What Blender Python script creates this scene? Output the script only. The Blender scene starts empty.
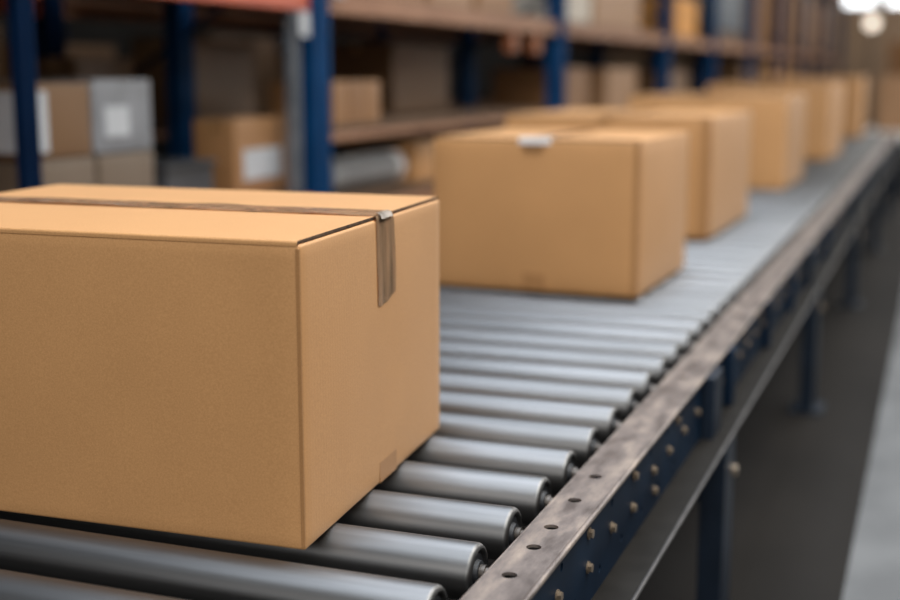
import bpy, bmesh, math, random
from mathutils import Vector, Matrix, noise
SC = bpy.context.scene
COL = SC.collection
R_ = math.radians
random.seed(7)

# ------------------------------------------------------------------ camera
cd = bpy.data.cameras.new('camera'); cam = bpy.data.objects.new('camera', cd); COL.objects.link(cam)
cam.location = (0, 0, 1.14)
cam.rotation_euler = (R_(90 - 10.023), 0, R_(20.815))
cd.sensor_width = 36; cd.lens = 1290 * 36 / 900
cd.clip_start = .05; cd.clip_end = 200
cd.dof.use_dof = True; cd.dof.focus_distance = 1.62; cd.dof.aperture_fstop = 1.8
SC.camera = cam

# ------------------------------------------------------------------ world, lights, exposure
w = bpy.data.worlds.new('world'); SC.world = w; w.use_nodes = True
w.node_tree.nodes['Background'].inputs[0].default_value = (.92, .95, 1.0, 1)
w.node_tree.nodes['Background'].inputs[1].default_value = .055
SC.view_settings.view_transform = 'Standard'; SC.view_settings.look = 'None'
SC.view_settings.gamma = 1; SC.view_settings.use_curve_mapping = False
SC.view_settings.exposure = 0.22
def area(name, loc, size, power, rot=(0, 0, 0), col=(1, .96, .9)):
    l = bpy.data.lights.new(name, 'AREA'); l.shape = 'RECTANGLE'
    l.size, l.size_y = size; l.energy = power; l.color = col
    o = bpy.data.objects.new(name, l); COL.objects.link(o); o.location = loc; o.rotation_euler = rot
    return o
area('unseen_ceiling_strip', (-.9, 2.6, 4.6), (1.6, 8), 180, col=(.87, .97, 1.10))
area('unseen_ceiling_strip', (1.35, 2.6, 4.3), (2.2, 8), 310, col=(1.02, .985, .92))
area('unseen_ceiling_strip', (.8, 14.0, 4.6), (2.6, 10), 95, col=(1, .985, .96))  # out of view, added to brighten the far shelves
area('unseen_ceiling_strip', (.5, 26.5, 5.4), (3.0, 6), 190, col=(1, .96, .9))  # out of view, added to brighten the far wall
o = area('side_fill_light', (2.6, 16, 3.0), (2.0, 15), 330, (0, R_(80), 0), (1.02, .98, .92))  # unseen area light added to brighten the far racks
area('front_fill_light', (.8, -4.5, 2.6), (5, 3), 102, (R_(84), 0, 0), (1.02, .98, .93))  # unseen fill added behind the camera for the carton fronts

# ------------------------------------------------------------------ materials
def nt(name):
    m = bpy.data.materials.new(name); m.use_nodes = True
    t = m.node_tree; b = t.nodes['Principled BSDF']
    return m, t, b
def N(t, typ, **kw):
    n = t.nodes.new(typ)
    for k, v in kw.items():
        if k in n.inputs: n.inputs[k].default_value = v
        else: setattr(n, k, v)
    return n
def L(t, a, b): t.links.new(a, b)
def coords(t, scale):
    tc = N(t, 'ShaderNodeTexCoord'); mp = N(t, 'ShaderNodeMapping'); mp.inputs['Scale'].default_value = scale
    L(t, tc.outputs['Object'], mp.inputs['Vector']); return mp.outputs['Vector']
def mat(name, a, b=None, scale=(8, 8, 8), rough=.6, metal=0, bump=0, detail=4, lo=.35, hi=.65, dist=.002, spec=.5):
    m, t, p = nt(name)
    p.inputs['Roughness'].default_value = rough; p.inputs['Metallic'].default_value = metal
    p.inputs['Specular IOR Level'].default_value = spec
    v = coords(t, scale)
    n = N(t, 'ShaderNodeTexNoise', Scale=1.0, Detail=detail); L(t, v, n.inputs['Vector'])
    r = N(t, 'ShaderNodeValToRGB'); b = b or a
    r.color_ramp.elements[0].position = lo; r.color_ramp.elements[1].position = hi
    r.color_ramp.elements[0].color = (*a, 1); r.color_ramp.elements[1].color = (*b, 1)
    L(t, n.outputs['Fac'], r.inputs['Fac']); L(t, r.outputs['Color'], p.inputs['Base Color'])
    if bump:
        bp = N(t, 'ShaderNodeBump', Strength=bump, Distance=dist)
        L(t, n.outputs['Fac'], bp.inputs['Height']); L(t, bp.outputs['Normal'], p.inputs['Normal'])
    return m
def cardboard(name, tint=(1, 1, 1), flute=True):
    m, t, p = nt(name)
    p.inputs['Roughness'].default_value = .55; p.inputs['Specular IOR Level'].default_value = .5
    p.inputs['Sheen Weight'].default_value = .1; p.inputs['Sheen Roughness'].default_value = .45; p.inputs['Sheen Tint'].default_value = (1, .96, .9, 1)
    v = coords(t, (1, 1, 1))
    n1 = N(t, 'ShaderNodeTexNoise', Scale=420.0, Detail=4, Roughness=.7); L(t, v, n1.inputs['Vector'])
    n2 = N(t, 'ShaderNodeTexNoise', Scale=7.0, Detail=4); L(t, v, n2.inputs['Vector'])
    r1 = N(t, 'ShaderNodeValToRGB')
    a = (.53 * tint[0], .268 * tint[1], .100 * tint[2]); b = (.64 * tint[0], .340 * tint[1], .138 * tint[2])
    r1.color_ramp.elements[0].color = (*a, 1); r1.color_ramp.elements[1].color = (*b, 1)
    r1.color_ramp.elements[0].position = .33; r1.color_ramp.elements[1].position = .68
    L(t, n1.outputs['Fac'], r1.inputs['Fac'])
    mx = N(t, 'ShaderNodeMix', data_type='RGBA', blend_type='MULTIPLY'); mx.inputs[0].default_value = 1
    r2 = N(t, 'ShaderNodeValToRGB')
    r2.color_ramp.elements[0].color = (.90, .89, .87, 1); r2.color_ramp.elements[1].color = (1.05, 1.05, 1.05, 1)
    L(t, n2.outputs['Fac'], r2.inputs['Fac'])
    L(t, r1.outputs['Color'], mx.inputs[6]); L(t, r2.outputs['Color'], mx.inputs[7])
    L(t, mx.outputs[2], p.inputs['Base Color'])
    bp = N(t, 'ShaderNodeBump', Strength=.25, Distance=.0006)
    h = n1.outputs['Fac']
    if flute:
        wv = N(t, 'ShaderNodeTexWave', Scale=38.0, Distortion=.8, bands_direction='Y'); wv.inputs['Detail'].default_value = 2
        L(t, v, wv.inputs['Vector'])
        mm = N(t, 'ShaderNodeMath', operation='MULTIPLY_ADD'); mm.inputs[1].default_value = .35
        L(t, wv.outputs['Fac'], mm.inputs[0]); L(t, n1.outputs['Fac'], mm.inputs[2]); h = mm.outputs[0]
    L(t, h, bp.inputs['Height']); L(t, bp.outputs['Normal'], p.inputs['Normal'])
    return m
def glow(name, c, s):
    m, t, p = nt(name); p.inputs['Base Color'].default_value = (*c, 1)
    p.inputs['Emission Color'].default_value = (*c, 1); p.inputs['Emission Strength'].default_value = s
    return m
def tape_mat(name, col):
    m, t, p = nt(name); p.inputs['Roughness'].default_value = .2
    p.inputs['Coat Weight'].default_value = .5; p.inputs['Coat Roughness'].default_value = .1
    v = coords(t, (60, 60, 9))
    n = N(t, 'ShaderNodeTexNoise', Scale=1.0, Detail=3); L(t, v, n.inputs['Vector'])
    r = N(t, 'ShaderNodeValToRGB')
    r.color_ramp.elements[0].color = (*[c * .72 for c in col], 1); r.color_ramp.elements[1].color = (*[c * 1.35 for c in col], 1)
    r.color_ramp.elements[0].position = .3; r.color_ramp.elements[1].position = .7
    L(t, n.outputs['Fac'], r.inputs['Fac']); L(t, r.outputs['Color'], p.inputs['Base Color'])
    bp = N(t, 'ShaderNodeBump', Strength=.5, Distance=.002)
    L(t, n.outputs['Fac'], bp.inputs['Height']); L(t, bp.outputs['Normal'], p.inputs['Normal'])
    return m
M = {}
M['kraft'] = cardboard('kraft_cardboard')
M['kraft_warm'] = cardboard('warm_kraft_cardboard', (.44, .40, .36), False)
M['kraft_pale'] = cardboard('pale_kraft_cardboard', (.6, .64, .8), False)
M['kraft_half_shaded'] = cardboard('half_shaded_kraft_cardboard', (.50, .47, .44), False)  # kraft copy tinted down, rack shade put into its colour
M['kraft_shaded'] = cardboard('shaded_kraft_cardboard', (.27, .26, .25), False)  # darkest kraft copy, deep shelf shade put into its colour
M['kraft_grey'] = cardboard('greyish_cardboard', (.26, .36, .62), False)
M['kraft_dark'] = cardboard('darker_kraft_cardboard', (.70, .66, .60), False)
M['cream_card'] = mat('cream_cardboard', (.50, .45, .38), (.60, .55, .47), rough=.6)
M['shaded_white_card'] = mat('shaded_white_cardboard', (.17, .173, .18), (.22, .224, .235), rough=.6)  # white card greyed, rack shade put into its colour
M['amber_card'] = mat('amber_carton', (.55, .24, .04), (.66, .31, .07), rough=.6)
M['raw_edge'] = mat('raw_corrugated_edge', (.045, .025, .014), (.13, .075, .04), (220, 220, 30), .9, lo=.4, hi=.65)
M['tape'] = tape_mat('brown_packing_tape', (.56, .37, .22))
M['tape_light'] = tape_mat('clear_packing_tape', (.50, .275, .115))
M['white_gleam_film'] = mat('white_gleam_and_film', (.86, .86, .87), (.95, .95, .95), rough=.25)  # white of the painted tape gleam and of the roll end
M['film_glint'] = tape_mat('painted_tape_glint', (.62, .54, .46))  # glint on the tape put into a paler colour
M['zinc'] = mat('zinc_roller_steel', (.152, .152, .152), (.21, .21, .211), (2, 60, 60), .43, 1, .04, 3)
M['dark_cap'] = mat('dark_bearing_cap', (.03, .034, .04), (.07, .075, .085), (40, 40, 40), .45, .5)
M['axle'] = mat('axle_steel', (.12, .105, .092), (.20, .175, .155), (50, 50, 50), .42, .9)
M['bolt'] = mat('bolt_steel', (.24, .19, .14), (.40, .33, .26), (60, 60, 60), .45, .6)
m, t, p = nt('worn_rail_steel'); M['rail'] = m
p.inputs['Metallic'].default_value = .5
v = coords(t, (30, 9, 30)); n = N(t, 'ShaderNodeTexNoise', Scale=1.0, Detail=6, Roughness=.65); L(t, v, n.inputs['Vector'])
r = N(t, 'ShaderNodeValToRGB'); e = r.color_ramp.elements
e[0].position = .36; e[0].color = (.135, .113, .104, 1); e[1].position = .70; e[1].color = (.42, .345, .29, 1)
x = e.new(.5); x.color = (.235, .20, .185, 1)
L(t, n.outputs['Fac'], r.inputs['Fac']); L(t, r.outputs['Color'], p.inputs['Base Color'])
mr = N(t, 'ShaderNodeMapRange'); mr.inputs[3].default_value = .32; mr.inputs[4].default_value = .55
L(t, n.outputs['Fac'], mr.inputs[0]); L(t, mr.outputs[0], p.inputs['Roughness'])
bp = N(t, 'ShaderNodeBump', Strength=.15, Distance=.001); L(t, n.outputs['Fac'], bp.inputs['Height']); L(t, bp.outputs['Normal'], p.inputs['Normal'])
M['blue'] = mat('blue_rack_paint', (.0012, .030, .095), (.002, .040, .12), (5, 5, 5), .6, spec=.12)
M['navy'] = mat('navy_frame_paint', (.0018, .010, .026), (.0032, .017, .042), (9, 9, 9), .55, spec=.2)
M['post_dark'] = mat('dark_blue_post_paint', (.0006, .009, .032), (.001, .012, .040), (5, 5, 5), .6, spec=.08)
M['navy_dark'] = mat('dark_navy_leg_paint', (.005, .011, .022), (.009, .018, .034), (9, 9, 9), .45, spec=.35)
M['ledge'] = mat('dark_flange_steel', (.010, .009, .008), (.017, .0155, .014), (14, 14, 14), .7, 0, spec=.12)
M['flange_edge'] = mat('pale_flange_edge', (.06, .057, .057), (.10, .095, .095), (20, 20, 20), .5, .3)  # paler steel along the outer flange edge
M['orange'] = mat('orange_beam_paint', (.40, .075, .035), (.47, .10, .045), (5, 5, 5), .5)
M['rust_orange'] = mat('dull_orange_paint', (.22, .065, .02), (.28, .09, .03), (5, 5, 5), .5)
M['rust'] = mat('worn_orange_beam_paint', (.24, .11, .055), (.33, .165, .09), (6, 3, 6), .6)
M['wood'] = mat('shelf_board_wood', (.10, .056, .03), (.16, .095, .055), (12, 2, 12), .75)
M['galv'] = mat('galvanised_steel', (.42, .44, .47), (.55, .57, .6), (12, 12, 12), .4, .7)
M['galv_dull'] = mat('dull_galvanised_steel', (.10, .11, .12), (.16, .17, .185), (12, 12, 12), .5, .4)
M['label_paper'] = mat('shelf_label_paper', (.40, .41, .42), (.48, .49, .50), rough=.6)
M['grey_roll'] = mat('grey_wrap_film', (.20, .205, .21), (.32, .325, .33), (20, 4, 20), .5)
M['black'] = mat('shade_black', (.010, .010, .011), (.02, .02, .021), rough=.5)
M['darkgrey'] = mat('dark_grey_plastic', (.035, .036, .04), (.06, .062, .066), rough=.55)
M['net'] = mat('blue_grey_wrap', (.07, .085, .105), (.13, .15, .17), (4, 4, 14), .55)
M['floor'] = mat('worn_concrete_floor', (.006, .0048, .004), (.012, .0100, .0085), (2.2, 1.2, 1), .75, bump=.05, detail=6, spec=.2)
M['lane'] = mat('pale_floor_paint', (.10, .104, .108), (.145, .15, .154), (5, 3, 1), .7, detail=6)
M['wall'] = mat('warehouse_wall_panel', (.40, .27, .17), (.48, .33, .22), (.6, .6, .6), .8)
M['wall_dark'] = mat('dark_wall_panel', (.02, .018, .017), (.03, .027, .024), (.6, .6, .6), .85)
M['worktop'] = mat('white_worktop', (.72, .73, .74), (.8, .8, .8), rough=.35)
M['daylight'] = glow('daylit_window_glass', (.95, .98, 1), 2.6)
M['bulb'] = glow('lamp_globe_glass', (1, .88, .74), 1.6)

# ------------------------------------------------------------------ mesh helpers
def obj(name, bm, m, parent=None, smooth=None):
    me = bpy.data.meshes.new(name); bmesh.ops.recalc_face_normals(bm, faces=bm.faces[:]); bm.to_mesh(me); bm.free()
    for x in (m if isinstance(m, (list, tuple)) else [m]): me.materials.append(x)
    if smooth is not None:
        for pl in me.polygons: pl.use_smooth = True
        try: me.set_sharp_from_angle(angle=R_(smooth))
        except Exception: pass
    o = bpy.data.objects.new(name, me); COL.objects.link(o)
    if parent: o.parent = parent
    return o
def bx(bm, lo, hi, bev=0, seg=2, mi=0):
    r = bmesh.ops.create_cube(bm, size=1)
    vs = r['verts']
    c = [(a + b) / 2 for a, b in zip(lo, hi)]; s = [b - a for a, b in zip(lo, hi)]
    for v in vs: v.co = Vector((c[i] + v.co[i] * s[i] for i in range(3)))
    fs = {f for v in vs for f in v.link_faces}
    for f in fs: f.material_index = mi
    if bev:
        es = list({e for v in vs for e in v.link_edges})
        bmesh.ops.bevel(bm, geom=es, offset=bev, segments=seg, affect='EDGES', profile=.5)
    return bm
def box(lo, hi, bev=0, seg=2): return bx(bmesh.new(), lo, hi, bev, seg)
def tube(bm, p0, p1, r, n=16, r1=None):
    p0, p1 = Vector(p0), Vector(p1); d = p1 - p0
    q = d.to_track_quat('Z', 'Y').to_matrix().to_4x4()
    bmesh.ops.create_cone(bm, cap_ends=True, segments=n, radius1=r, radius2=r if r1 is None else r1, depth=d.length,
                          matrix=Matrix.Translation((p0 + p1) / 2) @ q)
    return bm
def lathe_x(bm, prof, n=40):           # profile of (x, radius) turned about the X axis
    rings = []
    for x, r in prof:
        rings.append([bm.verts.new((x, r * math.cos(2 * math.pi * k / n), r * math.sin(2 * math.pi * k / n))) for k in range(n)])
    for a, b in zip(rings, rings[1:]):
        for k in range(n): bm.faces.new((a[k], a[(k + 1) % n], b[(k + 1) % n], b[k]))
    for ring in (rings[0], rings[-1]): bm.faces.new(ring)
    return bm
def plate(name, outer, holes, thick, m, parent=None, mtx=Matrix.Identity(4)):
    """flat plate in XY with real holes punched through, extruded by thick"""
    cu = bpy.data.curves.new(name, 'CURVE'); cu.dimensions = '2D'; cu.fill_mode = 'BOTH'; cu.extrude = thick / 2
    for poly in [outer] + holes:
        s = cu.splines.new('POLY'); s.points.add(len(poly) - 1); s.use_cyclic_u = True
        for q, (x, y) in zip(s.points, poly): q.co = (x, y, 0, 1)
    o = bpy.data.objects.new(name, cu)
    me = bpy.data.meshes.new_from_object(o); bpy.data.objects.remove(o); bpy.data.curves.remove(cu)
    me.transform(mtx); me.materials.clear(); me.materials.append(m); me.name = name
    o = bpy.data.objects.new(name, me); COL.objects.link(o)
    if parent: o.parent = parent
    return o
def circ(cx, cy, rx, ry=None, n=20):
    ry = ry or rx
    return [(cx + rx * math.cos(2 * math.pi * k / n), cy + ry * math.sin(2 * math.pi * k / n)) for k in range(n)]
def tag(o, label, cat, group=None):
    o['label'] = label; o['category'] = cat
    if group: o['group'] = group
    return o
def thing(name, label, cat, loc=(0, 0, 0), rz=0, group=None):
    o = bpy.data.objects.new(name, None); COL.objects.link(o); o.location = loc; o.rotation_euler = (0, 0, rz)
    o.empty_display_size = .1
    return tag(o, label, cat, group)
def structure(name, bm, m, smooth=None):
    o = obj(name, bm, m, None, smooth); o['kind'] = 'structure'; return o

# ------------------------------------------------------------------ the setting
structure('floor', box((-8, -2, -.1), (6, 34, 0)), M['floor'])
structure('trim_1', box((-.146, .5, -.004), (.25, 24, .003)), M['lane'])
structure('wall_left', box((-8.2, -2, 0), (-8, 34, 6)), M['wall_dark'])
# far wall with its two lit windows, built round the openings
wb = bmesh.new()
bx(wb, (-8, 32, 0), (6, 32.2, 2.60)); bx(wb, (-8, 32, 3.9), (6, 32.2, 6))
bx(wb, (-8, 32, 2.60), (-2.44, 32.2, 3.9)); bx(wb, (-1.62, 32, 2.60), (-1.44, 32.2, 3.9)); bx(wb, (.2, 32, 2.60), (6, 32.2, 3.9))
structure('wall_back', wb, M['wall'])
for i, (a, b) in enumerate(((-2.44, -1.62), (-1.44, .2))):
    wf = bmesh.new()
    bx(wf, (a, 31.98, 2.60), (a + .05, 32.1, 3.9)); bx(wf, (b - .05, 31.98, 2.60), (b, 32.1, 3.9))
    bx(wf, (a + .05, 31.98, 2.60), (b - .05, 32.1, 2.65)); bx(wf, (a + .05, 31.98, 3.85), (b - .05, 32.1, 3.9))
    win = structure('window_%d' % (i + 1), wf, M['galv'])
    obj('pane', box((a + .05, 32.05, 2.65), (b - .05, 32.07, 3.85)), M['daylight'], win)

# ------------------------------------------------------------------ roller conveyor
TOP = .574; RR = .036; PITCH = .14
conv = thing('roller_conveyor', 'long roller conveyor with zinc rollers and dark blue side frame carrying the row of cartons', 'conveyor', (0, 0, 0))
XR, XL = -.4965, -1.62
y0, y1 = .84, 13.2
def side(sign, xin, name_bits):
    """C-shaped side rail; sign +1 is the right rail, -1 the left"""
    xo = xin + sign * .064; xp = xin + sign * .056
    hs = []
    if sign > 0:
        ys = [1.353, 1.449, 1.525, 1.638, 1.75, 2.409, 2.543, 3.1, 3.25, 3.9, 4.05]
        hs = [circ(-.4405, y, .0095, .0095) for y in ys]
    f = plate('top_flange', [(xin, y0), (xo, y0), (xo, y1), (xin, y1)], hs, .004, M['rail'], conv, Matrix.Translation((0, 0, .562)))
    lipm = bmesh.new()
    bx(lipm, (min(xin, xin - sign * .003), y0, .535), (max(xin, xin - sign * .003), y1, .5645), .001)
    obj('inner_lip', lipm, M['rail'], f)
    e_ = bmesh.new(); tube(e_, (xo, y0, .5605), (xo, y1, .5605), .0042, 12)
    obj('rolled_edge', e_, M['rail'], f, 40)
    # web
    hs2 = []
    if sign > 0:
        k = 0; y = 1.30
        while y < 5.2:
            hs2.append([(zz, yy) for yy, zz in circ(y + .035, .536, .006, .006, 12)])
            hs2.append([(zz, yy) for yy, zz in circ(y + .10, .462, .006, .006, 12)])
            y += .13
    pl = plate('side_panel', [(.434, y0), (.560, y0), (.560, y1), (.434, y1)], hs2, .004, M['navy'], conv,
               Matrix.Translation((xp, 0, 0)) @ Matrix(((0, 0, 1, 0), (0, 1, 0, 0), (1, 0, 0, 0), (0, 0, 0, 1))))
    fl = bmesh.new()
    a, b = sorted((xp, xp + sign * .056))
    bx(fl, (a, y0, .430), (b, y1, .434), .001)
    lg = obj('bottom_flange', fl, M['ledge'], conv)
    e_ = bmesh.new(); tube(e_, (xp + sign * .056, y0, .433), (xp + sign * .056, y1, .433), .0034, 10)
    obj('flange_edge', e_, M['flange_edge'], lg, 40)
    return pl
panel = side(1, -.467, '')
side(-1, -1.66, '')
# hexagonal bolt heads on the outside of the side panel
bspots = [(1.444, .507), (1.592, .489), (1.594, .536), (1.723, .500), (1.855, .487), (1.864, .535), (2.016, .464), (2.004, .502)]
yy = 2.13
while yy < 6.2:
    bspots += [(yy, .500)]
    if len(bspots) % 3 == 0: bspots += [(yy + .07, .536)]
    yy += .135
bb = bmesh.new(); tube(bb, (-.4089, 0, 0), (-.4068, 0, 0), .0085, 16); tube(bb, (-.4068, 0, 0), (-.4020, 0, 0), .0066, 6)
b0 = None
for (y, z) in bspots:
    if b0 is None:
        o = b0 = obj('bolt', bb, M['bolt'], panel)
    else:
        o = b0.copy(); COL.objects.link(o); o.parent = panel
    o.location = (0, y, z)
# rollers
prof = [(XL, RR - .006), (XL + .006, RR), (XR - .007, RR), (XR - .004, RR - .0008), (XR - .0012, RR - .003), (XR, RR - .0062),
        (XR - .001, RR - .0085), (XR - .006, RR - .010)]
tb = lathe_x(bmesh.new(), prof, 48)
cap = lathe_x(bmesh.new(), [(XR - .0058, RR - .0101), (XR - .0035, RR - .014), (XR - .0045, .016), (XR + .0005, .0145), (XR + .0015, .011), (XR + .001, .0085)], 32)
ax = lathe_x(bmesh.new(), [(-1.657, .0075), (XR - .002, .0075), (XR - .0019, .0105), (XR + .008, .0105), (XR + .0081, .0075), (-.462, .0075)], 20)
r0 = c0 = a0 = None
n_roll = 87
for k in range(n_roll):
    y = 1.129 + PITCH * k - .0
    if y > y1 - .06: break
    if r0 is None:
        r0 = ro = obj('roller', tb, M['zinc'], conv, 35)
        c0 = cp = obj('end_cap', cap, M['dark_cap'], r0, 30)
        a0 = axl = obj('axle', ax, M['axle'], r0, 40)
    else:
        ro = r0.copy(); COL.objects.link(ro); ro.parent = conv
        cp = c0.copy(); COL.objects.link(cp); cp.parent = ro
        axl = a0.copy(); COL.objects.link(axl); axl.parent = ro
    ro.location = (0, y, TOP - RR); ro.rotation_euler = (random.uniform(0, 6.28), 0, 0)
# legs
def leg(y, s):
    bm = bmesh.new()
    x0, x1 = (-.406, -.357) if s > 0 else (-1.770, -1.721)
    bx(bm, (x0, y, 0), (x1, y + .12, .429), .003)
    xa, xb = (-.4088, -.384) if s > 0 else (-1.743, -1.7182)
    bx(bm, (xa, y, .4), (xb, y + .10, .5575), .003)
    bx(bm, (x0 - .03, y - .02, 0), (x1 + .03, y + .14, .008))
    lo = obj('leg', bm, M['navy_dark'], conv)
    b = bmesh.new()
    xe = x1 if s > 0 else x0 - .010
    for z in (.35,): 
        tube(b, (xe, y + .09, z), (xe + .010, y + .09, z), .012, 6)
    obj('bolt', b, M['bolt'], lo)
for y in (2.45, 4.40, 6.55, 8.7, 10.85, 12.9):
    leg(y, 1); leg(y, -1)
    obj('cross_member', box((-1.722, y + .02, .30), (-.405, y + .09, .385), .003), M['navy'], conv)
for y in (2.72, 3.35, 3.9, 5.1):
    obj('bracket_plate', box((-.4085, y, .4345), (-.389, y + .045, .5575), .002), M['navy'], conv)

# ------------------------------------------------------------------ cartons
def bulge_box(bm, sx, sy, sz, z0, amp, rad, nseg=10, seed=0):
    """closed box with softly bulging walls and rounded edges"""
    hx, hy, hz = sx / 2, sy / 2, sz / 2
    b2 = bmesh.new()
    bmesh.ops.create_cube(b2, size=2)
    bmesh.ops.subdivide_edges(b2, edges=b2.edges[:], cuts=nseg * 2 + 1, use_grid_fill=True)
    for v in b2.verts:
        # cluster the grid towards the edges so that the rounding is tight
        q = [math.copysign(1 - (1 - abs(c)) ** 1.0, c) for c in v.co]
        P = Vector((q[0] * hx, q[1] * hy, q[2] * hz))
        H = (hx, hy, hz)
        nrm = Vector((0, 0, 0))
        on = [i for i in range(3) if abs(abs(q[i]) - 1) < 1e-5]
        if len(on) == 1:
            i = on[0]; j, k = [a for a in range(3) if a != i]
            pr = (1 - q[j] ** 2) * (1 - q[k] ** 2)
            f = amp * pr * (1 + .5 * noise.noise(Vector((P[j] * 5 + seed, P[k] * 5, i * 3.1))))
            if i == 2: f *= .2
            P[i] += math.copysign(f, q[i])
        v.co = P + Vector((0, 0, z0 + hz))
    es = [e for e in b2.edges if e.calc_face_angle(0) > .8]
    bmesh.ops.bevel(b2, geom=es, offset=rad, segments=3, affect='EDGES', profile=.5, clamp_overlap=True)
    me = bpy.data.meshes.new('tmp'); b2.to_mesh(me); b2.free(); bm.from_mesh(me); bpy.data.meshes.remove(me)
    return bm
def wavy_strip(pts, width_dir, wid, thick, amp=0, seed=0, jag=0):
    """a strip of tape laid along a run of points"""
    bm = bmesh.new(); wd = Vector(width_dir); rows = []
    m_ = 7
    for i, (p, nrm) in enumerate(pts):
        p, nrm = Vector(p), Vector(nrm)
        row = []
        for j in range(m_):
            u = j / (m_ - 1) - .5
            q = p + wd * (u * wid)
            w_ = amp * (noise.noise(Vector((q.x * 11 + seed, q.y * 22, q.z * 16))) + .6) if amp else 0
            if jag and i == len(pts) - 1: q = q + Vector((0, 0, jag * (u * 1.1 + .55 * noise.noise(Vector((j * 1.7, seed, 0))))))
            row.append(bm.verts.new(q + nrm * (max(w_, 0) + thick)))
        rows.append(row)
    for a, b in zip(rows, rows[1:]):
        for j in range(m_ - 1): bm.faces.new((a[j], a[j + 1], b[j + 1], b[j]))
    ext = bmesh.ops.solidify(bm, geom=bm.faces[:], thickness=thick * .8)
    return bm
def carton(label, loc, size, rz=0, m='kraft', axis='y', drop=.06, tape='tape_light', bulge=.003, detail=False, edge_gleam=None, group=None, foot=None, tape_w=.05, flaps=True, label_patch=None, tape_off=0):
    sx, sy, sz = size
    rt = thing('cardboard_box', label, 'box', loc, R_(rz), group)
    ft = .0036 if detail else .004
    top = sz - (ft + .0015 if flaps else 0)
    obj('body', bulge_box(bmesh.new(), sx, sy, top, 0, bulge, .0035, 10 if detail else 4, loc[1]), M[m], rt, 50)
    if flaps:
        # the two long closing flaps meet in a seam along the tape
        for s in (-1, 1):
            half, lng = (sy / 2, sx / 2) if axis == 'x' else (sx / 2, sy / 2)
            o_ = half + .0004; rr = .0034
            pf = [(.0010, sz - ft), (.0010, sz)]
            pf += [(o_ - rr + rr * math.sin(q * math.pi / 12), sz - rr + rr * math.cos(q * math.pi / 12)) for q in range(7)]
            pf += [(o_, sz - .0064), (half - .0015, sz - .0064), (half - .0015, sz - ft)]
            bm = bmesh.new()
            ends = []
            for e_ in (-lng + .003, lng - .003):
                ends.append([bm.verts.new((e_, s * p_[0], p_[1]) if axis == 'x' else (s * p_[0], e_, p_[1])) for p_ in pf])
            for q in range(len(pf)): bm.faces.new((ends[0][q], ends[0][(q + 1) % len(pf)], ends[1][(q + 1) % len(pf)], ends[1][q]))
            bm.faces.new(ends[0]); bm.faces.new(ends[1])
            fo = obj('top_flap', bm, [M[m], M['raw_edge']], rt, 40)
            i = 0 if axis == 'x' else 1
            for pl in fo.data.polygons:
                if abs(pl.normal[i]) > .9: pl.material_index = 1
        if detail:
            g = bmesh.new(); bx(g, (-sx / 2 + .005, -sy / 2 + .012, sz - ft - .0016), (sx / 2 - .0045, sy / 2 - .012, sz - ft + .0001))
            obj('inner_flap', g, M['raw_edge'], rt)
    if tape:
        e = (sx if axis == 'x' else sy) / 2
        n = 46 if detail else 14
        pts = []
        def P(u, z, nx, nz):
            return ((u, tape_off, z), (nx, 0, nz)) if axis == 'x' else ((0, u, z), (0, nx, nz))
        dn = 12 if detail else 4
        first = -1
        d0 = .03 if axis == 'x' else drop
        for i in range(dn, 0, -1): pts.append(P(-e - bulge * .35 * i / dn - .0006, sz - d0 * i / dn, -1, 0))
        pts.append(P(-e, sz, -.7, .7))
        for i in range(1, n): pts.append(P(-e + 2 * e * i / n, sz, 0, 1))
        pts.append(P(e, sz, .7, .7))
        for i in range(1, dn + 1): pts.append(P(e + bulge * 1.0 * min(1, i / dn * .5) + .0006, sz - drop * i / dn, 1, 0))
        wdir = (0, 1, 0) if axis == 'x' else (1, 0, 0)
        bm = wavy_strip(pts, wdir, tape_w, .0006, .0022 if detail else .0005, loc[1], .012 if detail else 0)
        obj('tape', bm, M[tape], rt, 60)
        if foot:
            fb = bmesh.new(); a, b, z = foot
            if axis == 'x': bx(fb, (e - .002, a, .001), (e + .0006 + bulge * .12, b, z))
            else: bx(fb, (a, -e - .0016 - bulge * .15, .002), (b, -e + .002, z))
            obj('bottom_tape', fb, M['kraft_dark'], rt)
    if edge_gleam:  # painted white patch for the reflection where the tape folds
        a, b, z = edge_gleam
        bm = bmesh.new(); e = sy / 2
        bx(bm, (a, -e - .0035, sz - z), (b, -e + .001, sz + .002), .0008); bx(bm, (a, -e - .0035, sz + .0012), (b, -e + .028, sz + .0032), .0008)
        so = obj('edge_gleam', bm, M['white_gleam_film'], rt); so['label'] = 'white gleam painted over the edge'
    if label_patch:
        for (face, a, b, z0, z1) in label_patch:
            bm = bmesh.new()
            if face == 'x': bx(bm, (sx / 2 - .001, a, z0), (sx / 2 + bulge + .002, b, z1))
            else: bx(bm, (a, -sy / 2 - bulge - .002, z0), (b, -sy / 2 + .001, z1))
            lo_ = obj('paper_label', bm, M['label_paper'], rt); lo_['label'] = 'white paper label'
    return rt
def corner_loc(x, y, sx, sy, rz, z):
    """centre of a carton whose near right corner stands at x, y"""
    c, s = math.cos(R_(rz)), math.sin(R_(rz))
    ax_, ay = -sx / 2, sy / 2
    return (x + c * ax_ - s * ay, y + s * ax_ + c * ay, z)
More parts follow.
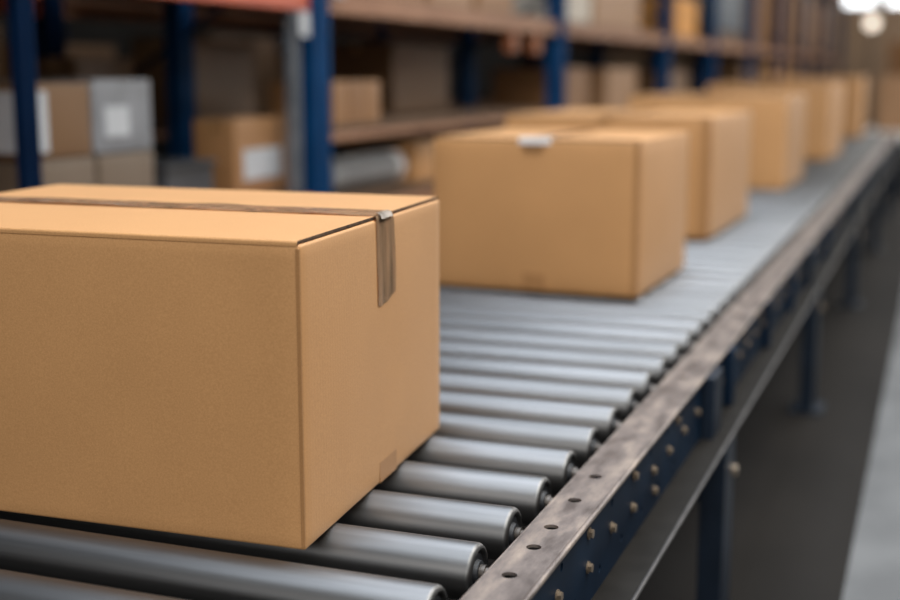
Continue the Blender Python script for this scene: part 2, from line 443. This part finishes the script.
# near carton: tape seam runs left-right and hangs down the right-hand face
s = (.70, .562, .374)
def corner_strip(rt, size, wd):
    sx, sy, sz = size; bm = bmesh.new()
    bx(bm, (sx / 2 - wd, -sy / 2 - .0008, .004), (sx / 2 - .0005, -sy / 2 + .004, sz - .009), .0004)  # darker cardboard strip down the near right corner
    obj('corner_strip', bm, M['kraft_dark'], rt)
bx1 = carton('large sharp brown carton nearest the front with tape hanging down its right side', corner_loc(-.6835, 1.312, s[0], s[1], 4.6, TOP + .001), s, 4.6, 'kraft', 'x', .118, 'tape', .0035, True, foot=(-.014, .058, .030), tape_w=.07, tape_off=.015)
corner_strip(bx1, s, .0055)
fb = wavy_strip([((.343, .014, s[2] + .0015), (0, 0, 1)), ((.348, .014, s[2] + .0022), (.3, 0, .9)), ((.3515, .014, s[2] + .0005), (.7, 0, .7)), ((.3535, .014, s[2] - .004), (1, 0, 0))], (0, 1, 0), .048, .0004, .0022, 4.2)  # pale strip added as the glint at the tape's bend
obj('tape_glint', fb, M['film_glint'], bx1, 60)['label'] = 'pale strip painted as a glint on the tape edge'
for ch in list(bx1.children):                     # the carton has been pushed slightly out of square
    ch.data.transform(Matrix(((1, 0, 0, 0), (-.045, 1, 0, .045 * s[0] / 2), (0, 0, 1, 0), (0, 0, 0, 1))))
s = (.562, .56, .396)
bx2 = carton('brown carton second in the conveyor row with white gleam painted on its top edge', corner_loc(-.703, 3.185, s[0], s[1], -1.6, TOP + .001), s, -1.6, 'kraft', 'y', .035, bulge=.006, edge_gleam=(-.040, .046, .013), foot=(-.024, .034, .075), label_patch=None)
corner_strip(bx2, s, .016)
s = (.74, .84, .415)
bx3 = carton('brown carton third in the row on the conveyor right behind the second one', corner_loc(-.735, 4.42, s[0], s[1], -1, TOP + .001), s, -1, 'kraft', 'y', .02, bulge=.004)
corner_strip(bx3, s, .034)
s = (.78, .78, .449)
carton('brown carton fourth in the row on the conveyor between the third and fifth', corner_loc(-.715, 6.45, s[0], s[1], -1, TOP + .001), s, -1, 'kraft', 'y', .02, bulge=.004)
s = (.80, .9, .49)
carton('tall brown carton fifth in the row on the conveyor, next to last', corner_loc(-.706, 8.79, s[0], s[1], -1.5, TOP + .001), s, -1.5, 'kraft', 'y', .02, bulge=.004)
s = (.72, .75, .525)
carton('brown carton last and farthest in the row at the conveyor end', corner_loc(-.70, 12.0, s[0], s[1], 0, TOP + .001), s, 0, 'kraft', 'y', .02, bulge=.004)

# ------------------------------------------------------------------ pallet racks
def upright(parent, x, y, h, m, wid=.125, dep=.10, name='upright'):
    bm = bmesh.new()
    # open C section with a recessed groove down its face and a foot plate
    bx(bm, (x - dep / 2, y - wid / 2, 0), (x + dep / 2, y - wid * .18, h), .006)
    bx(bm, (x - dep / 2, y + wid * .18, 0), (x + dep / 2, y + wid / 2, h), .006)
    bx(bm, (x - dep / 2, y - wid * .2, 0), (x + dep / 2 - .012, y + wid * .2, h))
    bx(bm, (x - dep / 2 - .02, y - wid / 2 - .03, 0), (x + dep / 2 + .02, y + wid / 2 + .03, .008))
    return obj(name, bm, m, parent)
def brace(parent, x0, x1, y, h):
    z = .2; s = 1; k = 0
    while z + .7 < h:
        bm = bmesh.new()
        a, b = (x0, x1) if s > 0 else (x1, x0)
        tube(bm, (a, y, z), (b, y, z + .7), .014, 8); obj('brace', bm, M['navy'], parent)
        z += .7; s = -s
def beam(parent, x, ya, yb, z, h, m):
    bm = bmesh.new(); bx(bm, (x - .025, ya + .05, z), (x + .025, yb - .05, z + h), .005)
    bx(bm, (x - .03, ya + .05, z - .05), (x + .03, ya + .06, z + h + .03)); bx(bm, (x - .03, yb - .06, z - .05), (x + .03, yb - .05, z + h + .03))
    return obj('beam', bm, m, parent)
def deck(parent, xa, xb, ya, yb, z, m=None, n=6, th=.02):
    bm = bmesh.new(); wdt = (xb - xa) / n
    for i in range(n): bx(bm, (xa + i * wdt + .004, ya + .055, z), (xa + (i + 1) * wdt - .004, yb - .055, z + th))
    return obj('shelf_deck', bm, m or M['wood'], parent)
XF, XB = -2.29, -3.52
rack = thing('pallet_rack', 'blue pallet rack with orange beams nearest the conveyor on its left', 'rack', (0, 0, 0))
YS = [1.14, 4.53, 7.89, 11.2, 13.6, 16.4, 19.4, 22.6, 26.4, 30.6]
for y in YS:
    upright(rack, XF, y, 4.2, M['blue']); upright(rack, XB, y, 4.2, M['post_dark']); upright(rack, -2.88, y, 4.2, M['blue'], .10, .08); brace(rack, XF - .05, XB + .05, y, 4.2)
for i, (a, b) in enumerate(zip(YS, YS[1:])):
    zl = .585 if i == 0 else (.865 if i == 1 else .70); bh = .03 if i == 1 else .085
    levels = [(zl, M['orange'] if i == 0 else M['rust']), (1.365, M['orange'] if i == 0 else M['rust']), (2.75, M['orange'])]  # topmost level is out of view, added to block overhead light
    if i == 1: levels.append((.50, M['rust']))
    for z, mm in levels:
        hh = bh if z == zl else .085
        beam(rack, XF, a, b, z, hh, mm); beam(rack, XB, a, b, z, hh, mm)
        deck(rack, XB + .06, XF - .06, a, b, z + hh + .001)
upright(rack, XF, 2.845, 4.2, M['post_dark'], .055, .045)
for y in (6.98, 7.42): obj('beam_connector', box((XF - .03, y - .05, 1.245), (XF + .03, y + .05, 1.36), .006), M['rust_orange'], rack)
upright(rack, XF + .0, 4.37, 4.2, M['galv_dull'], .05, .045, 'galvanised_post')
for y, z0, z1 in ((4.37, 1.27, 1.36), (4.68, 1.43, 1.52)):
    obj('tag_card', box((XF + .051, y - .035, z0), (XF + .055, y + .035, z1)), M['label_paper'], rack)
back = thing('pallet_rack', 'dark blue pallet rack standing behind the first rack, away from the conveyor', 'rack', (0, 0, 0))
XF2, XB2 = -5.0, -6.05
for y in YS[:7]:
    upright(back, XF2, y, 4.2, M['blue']); upright(back, XB2, y, 4.2, M['blue'])
for a, b in zip(YS[:7], YS[1:7]):
    for z in (.7, 1.6, 2.75):
        beam(back, XF2, a, b, z, .085, M['rust']); beam(back, XB2, a, b, z, .085, M['rust'])
        deck(back, XB2 + .06, XF2 - .06, a, b, z + .086)

# ------------------------------------------------------------------ goods on the racks
D0 = .585 + .108; D1 = .865 + .053; D2 = 1.365 + .108; DL = .70 + .108; DB = .50 + .108
def goods(label, x1, y, sx, sy, sz, z, m='kraft', rz=0, **k):
    """carton whose right-hand (aisle) face is at x1 and near end at y"""
    return carton(label, (x1 - sx / 2, y + sy / 2, z), (sx, sy, sz), rz, m, 'y', .05, bulge=.004, **k)
# first bay
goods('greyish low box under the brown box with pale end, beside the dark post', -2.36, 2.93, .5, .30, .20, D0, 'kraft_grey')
goods('grey brown box under the shade-grey carton with small label in first rack bay', -2.36, 3.25, .5, .29, .20, D0, 'kraft_grey')
goods('shaded brown box with pale near end atop the low boxes in first rack bay', -2.36, 2.93, .5, .29, .21, D0 + .204, 'kraft_shaded', label_patch=[('y', -.2, .235, .02, .19), ('x', -.135, -.06, .02, .19)])
goods('shade-grey white carton with small label, atop a low box in first rack bay', -2.36, 3.235, .5, .30, .22, D0 + .204, 'shaded_white_card', tape=None, label_patch=[('x', -.10, .02, .05, .14)])
goods('brown carton with white paper label on its side in first rack bay', -2.36, 4.05, .17, .41, .28, D0, 'kraft_half_shaded', label_patch=[('x', -.15, .13, .06, .17)])
bn = thing('plastic_bin', 'low dark grey plastic bin between the shade-grey carton and the labelled brown carton', 'bin', (-2.50, 3.72, D0))
bm = bmesh.new()
bx(bm, (-.16, -.14, 0), (.16, .14, .008)); bx(bm, (-.16, -.14, .008), (-.152, .14, .14)); bx(bm, (.152, -.14, .008), (.16, .14, .14))
bx(bm, (-.152, -.14, .008), (.152, -.132, .14)); bx(bm, (-.152, .132, .008), (.152, .14, .14)); obj('tub', bm, M['darkgrey'], bn)
bm = bmesh.new()
for lo, hi in (((-.172, -.152, .14), (.172, -.132, .152)), ((-.172, .132, .14), (.172, .152, .152)), ((-.172, -.132, .14), (-.152, .132, .152)), ((.152, -.132, .14), (.172, .132, .152))): bx(bm, lo, hi)
obj('rim', bm, M['darkgrey'], bn)
goods('tall dim brown box in shadow behind and above the labelled carton', -3.0, 4.80, .2, .55, .36, D1, 'kraft_shaded')
goods('dim brown box in shadow behind the shade-grey carton in first rack bay', -3.0, 4.02, .2, .36, .50, D0, 'kraft_shaded')
goods('brown box at the left picture edge beyond the dark post', -2.36, 2.35, .5, .38, .50, D0, 'kraft_half_shaded')
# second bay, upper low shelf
for k, (nm, y, sy, mm) in enumerate((('left', 4.94, .145, 'kraft_half_shaded'), ('middle', 5.105, .14, 'kraft_warm'), ('right', 5.265, .155, 'kraft_half_shaded'))):
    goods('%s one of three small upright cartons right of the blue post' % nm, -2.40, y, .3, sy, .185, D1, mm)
goods('dim brown box in shadow right of the three small cartons', -2.80, 6.5, .45, .84, .38, D1, 'kraft_shaded')
goods('brown box low on the shelf beside the white-ended roll', -2.40, 5.87, .4, .38, .19, DB, 'kraft')
rl = thing('wrap_roll', 'grey roll with a white end lying under the shelf of second rack bay', 'roll', (-2.52, 5.02, DB + .082))
bm = bmesh.new(); tube(bm, (0, 0, 0), (0, .72, 0), .082, 28); obj('film', bm, M['grey_roll'], rl, 40)
bm = bmesh.new(); tube(bm, (0, .715, 0), (0, .80, 0), .078, 28); obj('end_wrap', bm, M['white_gleam_film'], rl, 40)['label'] = 'white roll end'
# above the first level
up = [('pale carton on the upper shelf just right of the near blue post', 4.75, .55, .38, 'kraft_pale'),
      ('brown carton on the upper shelf over the three small cartons', 5.38, .62, .42, 'kraft'),
      ('pale brown carton on the upper shelf at the middle of second bay', 6.1, .6, .40, 'kraft_pale'),
      ('brown carton on the upper shelf near the second blue post', 6.8, .62, .44, 'kraft')]
for lb, y, sy, h, mm in up: goods(lb, -2.42, y, .6, sy, h, D2, mm if mm != 'kraft' else 'kraft_half_shaded')
# third bay
goods('cream box on the upper shelf just right of the second bright blue post', -2.42, 8.35, .6, .85, .42, D2, 'cream_card', tape=None)
goods('wide beige carton filling the upper shelf left of the third blue post', -2.42, 9.3, .6, 1.5, .34, D2, 'kraft_pale')
goods('orange brown box on the lower shelf just right of the second blue post', -2.50, 8.75, .5, .72, .36, DL, 'kraft_warm')
goods('beige carton on the lower shelf left of the third blue post', -2.45, 9.85, .5, 1.05, .36, DL, 'kraft_pale')
# fourth bay and beyond
goods('amber carton on the upper shelf right of the third blue post', -2.42, 12.35, .6, 1.1, .37, D2, 'amber_card', tape=None)
pk = thing('wrapped_pallet', 'blue grey wrapped pallet load on the upper shelf beyond the amber carton', 'pallet load', (-2.75, 15.0, D2))
obj('wrapped_load', bulge_box(bmesh.new(), .8, 2.4, 1.0, .11, .02, .02, 5, 3), M['net'], pk, 50)
bm = bmesh.new()
for x in (-.35, 0, .35): bx(bm, (x - .05, -1.2, 0), (x + .05, 1.2, .09))
for i in range(7): bx(bm, (-.4, -1.2 + i * .38, .09), (.4, -1.08 + i * .38, .11))
obj('pallet', bm, M['wood'], pk)
goods('brown carton on the lower shelf under the amber carton', -2.45, 12.0, .5, 1.2, .34, DL, 'kraft_shaded')
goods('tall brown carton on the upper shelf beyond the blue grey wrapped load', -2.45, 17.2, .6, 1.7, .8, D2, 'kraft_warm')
goods('dark brown carton on the lower shelf beyond the wrapped load', -2.45, 16.8, .6, 2.0, .45, DL, 'kraft_shaded')
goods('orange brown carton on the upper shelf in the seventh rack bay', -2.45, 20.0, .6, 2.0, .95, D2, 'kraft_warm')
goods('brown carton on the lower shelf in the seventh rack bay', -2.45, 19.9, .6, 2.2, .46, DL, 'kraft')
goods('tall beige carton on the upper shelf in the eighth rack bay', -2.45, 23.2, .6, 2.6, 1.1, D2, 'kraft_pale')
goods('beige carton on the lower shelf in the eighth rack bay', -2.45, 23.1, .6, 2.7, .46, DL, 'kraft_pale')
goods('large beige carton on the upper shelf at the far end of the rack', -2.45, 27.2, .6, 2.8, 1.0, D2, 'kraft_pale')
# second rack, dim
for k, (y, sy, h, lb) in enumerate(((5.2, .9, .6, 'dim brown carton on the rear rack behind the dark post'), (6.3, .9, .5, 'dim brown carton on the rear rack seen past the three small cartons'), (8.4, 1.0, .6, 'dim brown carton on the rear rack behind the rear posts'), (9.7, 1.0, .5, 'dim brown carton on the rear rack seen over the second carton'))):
    goods(lb, XF2 - .06, y, .7, sy, h, .808, 'kraft_shaded')

# ------------------------------------------------------------------ far right beyond the conveyor
wk = thing('workbench', 'low white-topped bench over a black shade block past the far end of the conveyor', 'bench', (0, 0, 0))
obj('worktop', box((-.80, 13.45, .46), (1.1, 16.3, .51), .006), M['worktop'], wk)
bm = bmesh.new(); bx(bm, (-.76, 13.5, 0), (1.05, 16.2, .46), .004); obj('shade_block', bm, M['black'], wk)  # solid black block added where shade lies under the bench
st = thing('cardboard_box', 'beige carton on the white bench top at the far right', 'box', (-.25, 15.2, .512))
obj('body', bulge_box(bmesh.new(), .9, .7, .58, 0, .004, .004, 4, 2), M['kraft_pale'], st, 50)
lamp = thing('floor_lamp', 'tall lamp with a round glowing globe near the far wall', 'lamp', (-1.42, 26.5, 0))
bm = bmesh.new(); tube(bm, (0, 0, 0), (0, 0, .04), .18, 24); obj('base', bm, M['darkgrey'], lamp)
bm = bmesh.new(); tube(bm, (0, 0, .04), (0, 0, 1.95), .02, 12); obj('pole', bm, M['darkgrey'], lamp)
bm = bmesh.new(); bmesh.ops.create_uvsphere(bm, u_segments=24, v_segments=12, radius=.12, matrix=Matrix.Translation((0, 0, 2.06))); obj('globe', bm, M['bulb'], lamp, 60)
for k, (x, z, sx, h, lb) in enumerate(((-1.1, 0, 1.0, 1.0, 'large brown crate carton on the floor before the far wall'), (-1.1, 1.004, .9, .75, 'brown carton stacked on the large one before the far wall'))):
    carton(lb, (x + .4, 28.5, z), (sx, 1.0, h), 0, 'kraft_warm', 'y', .05)
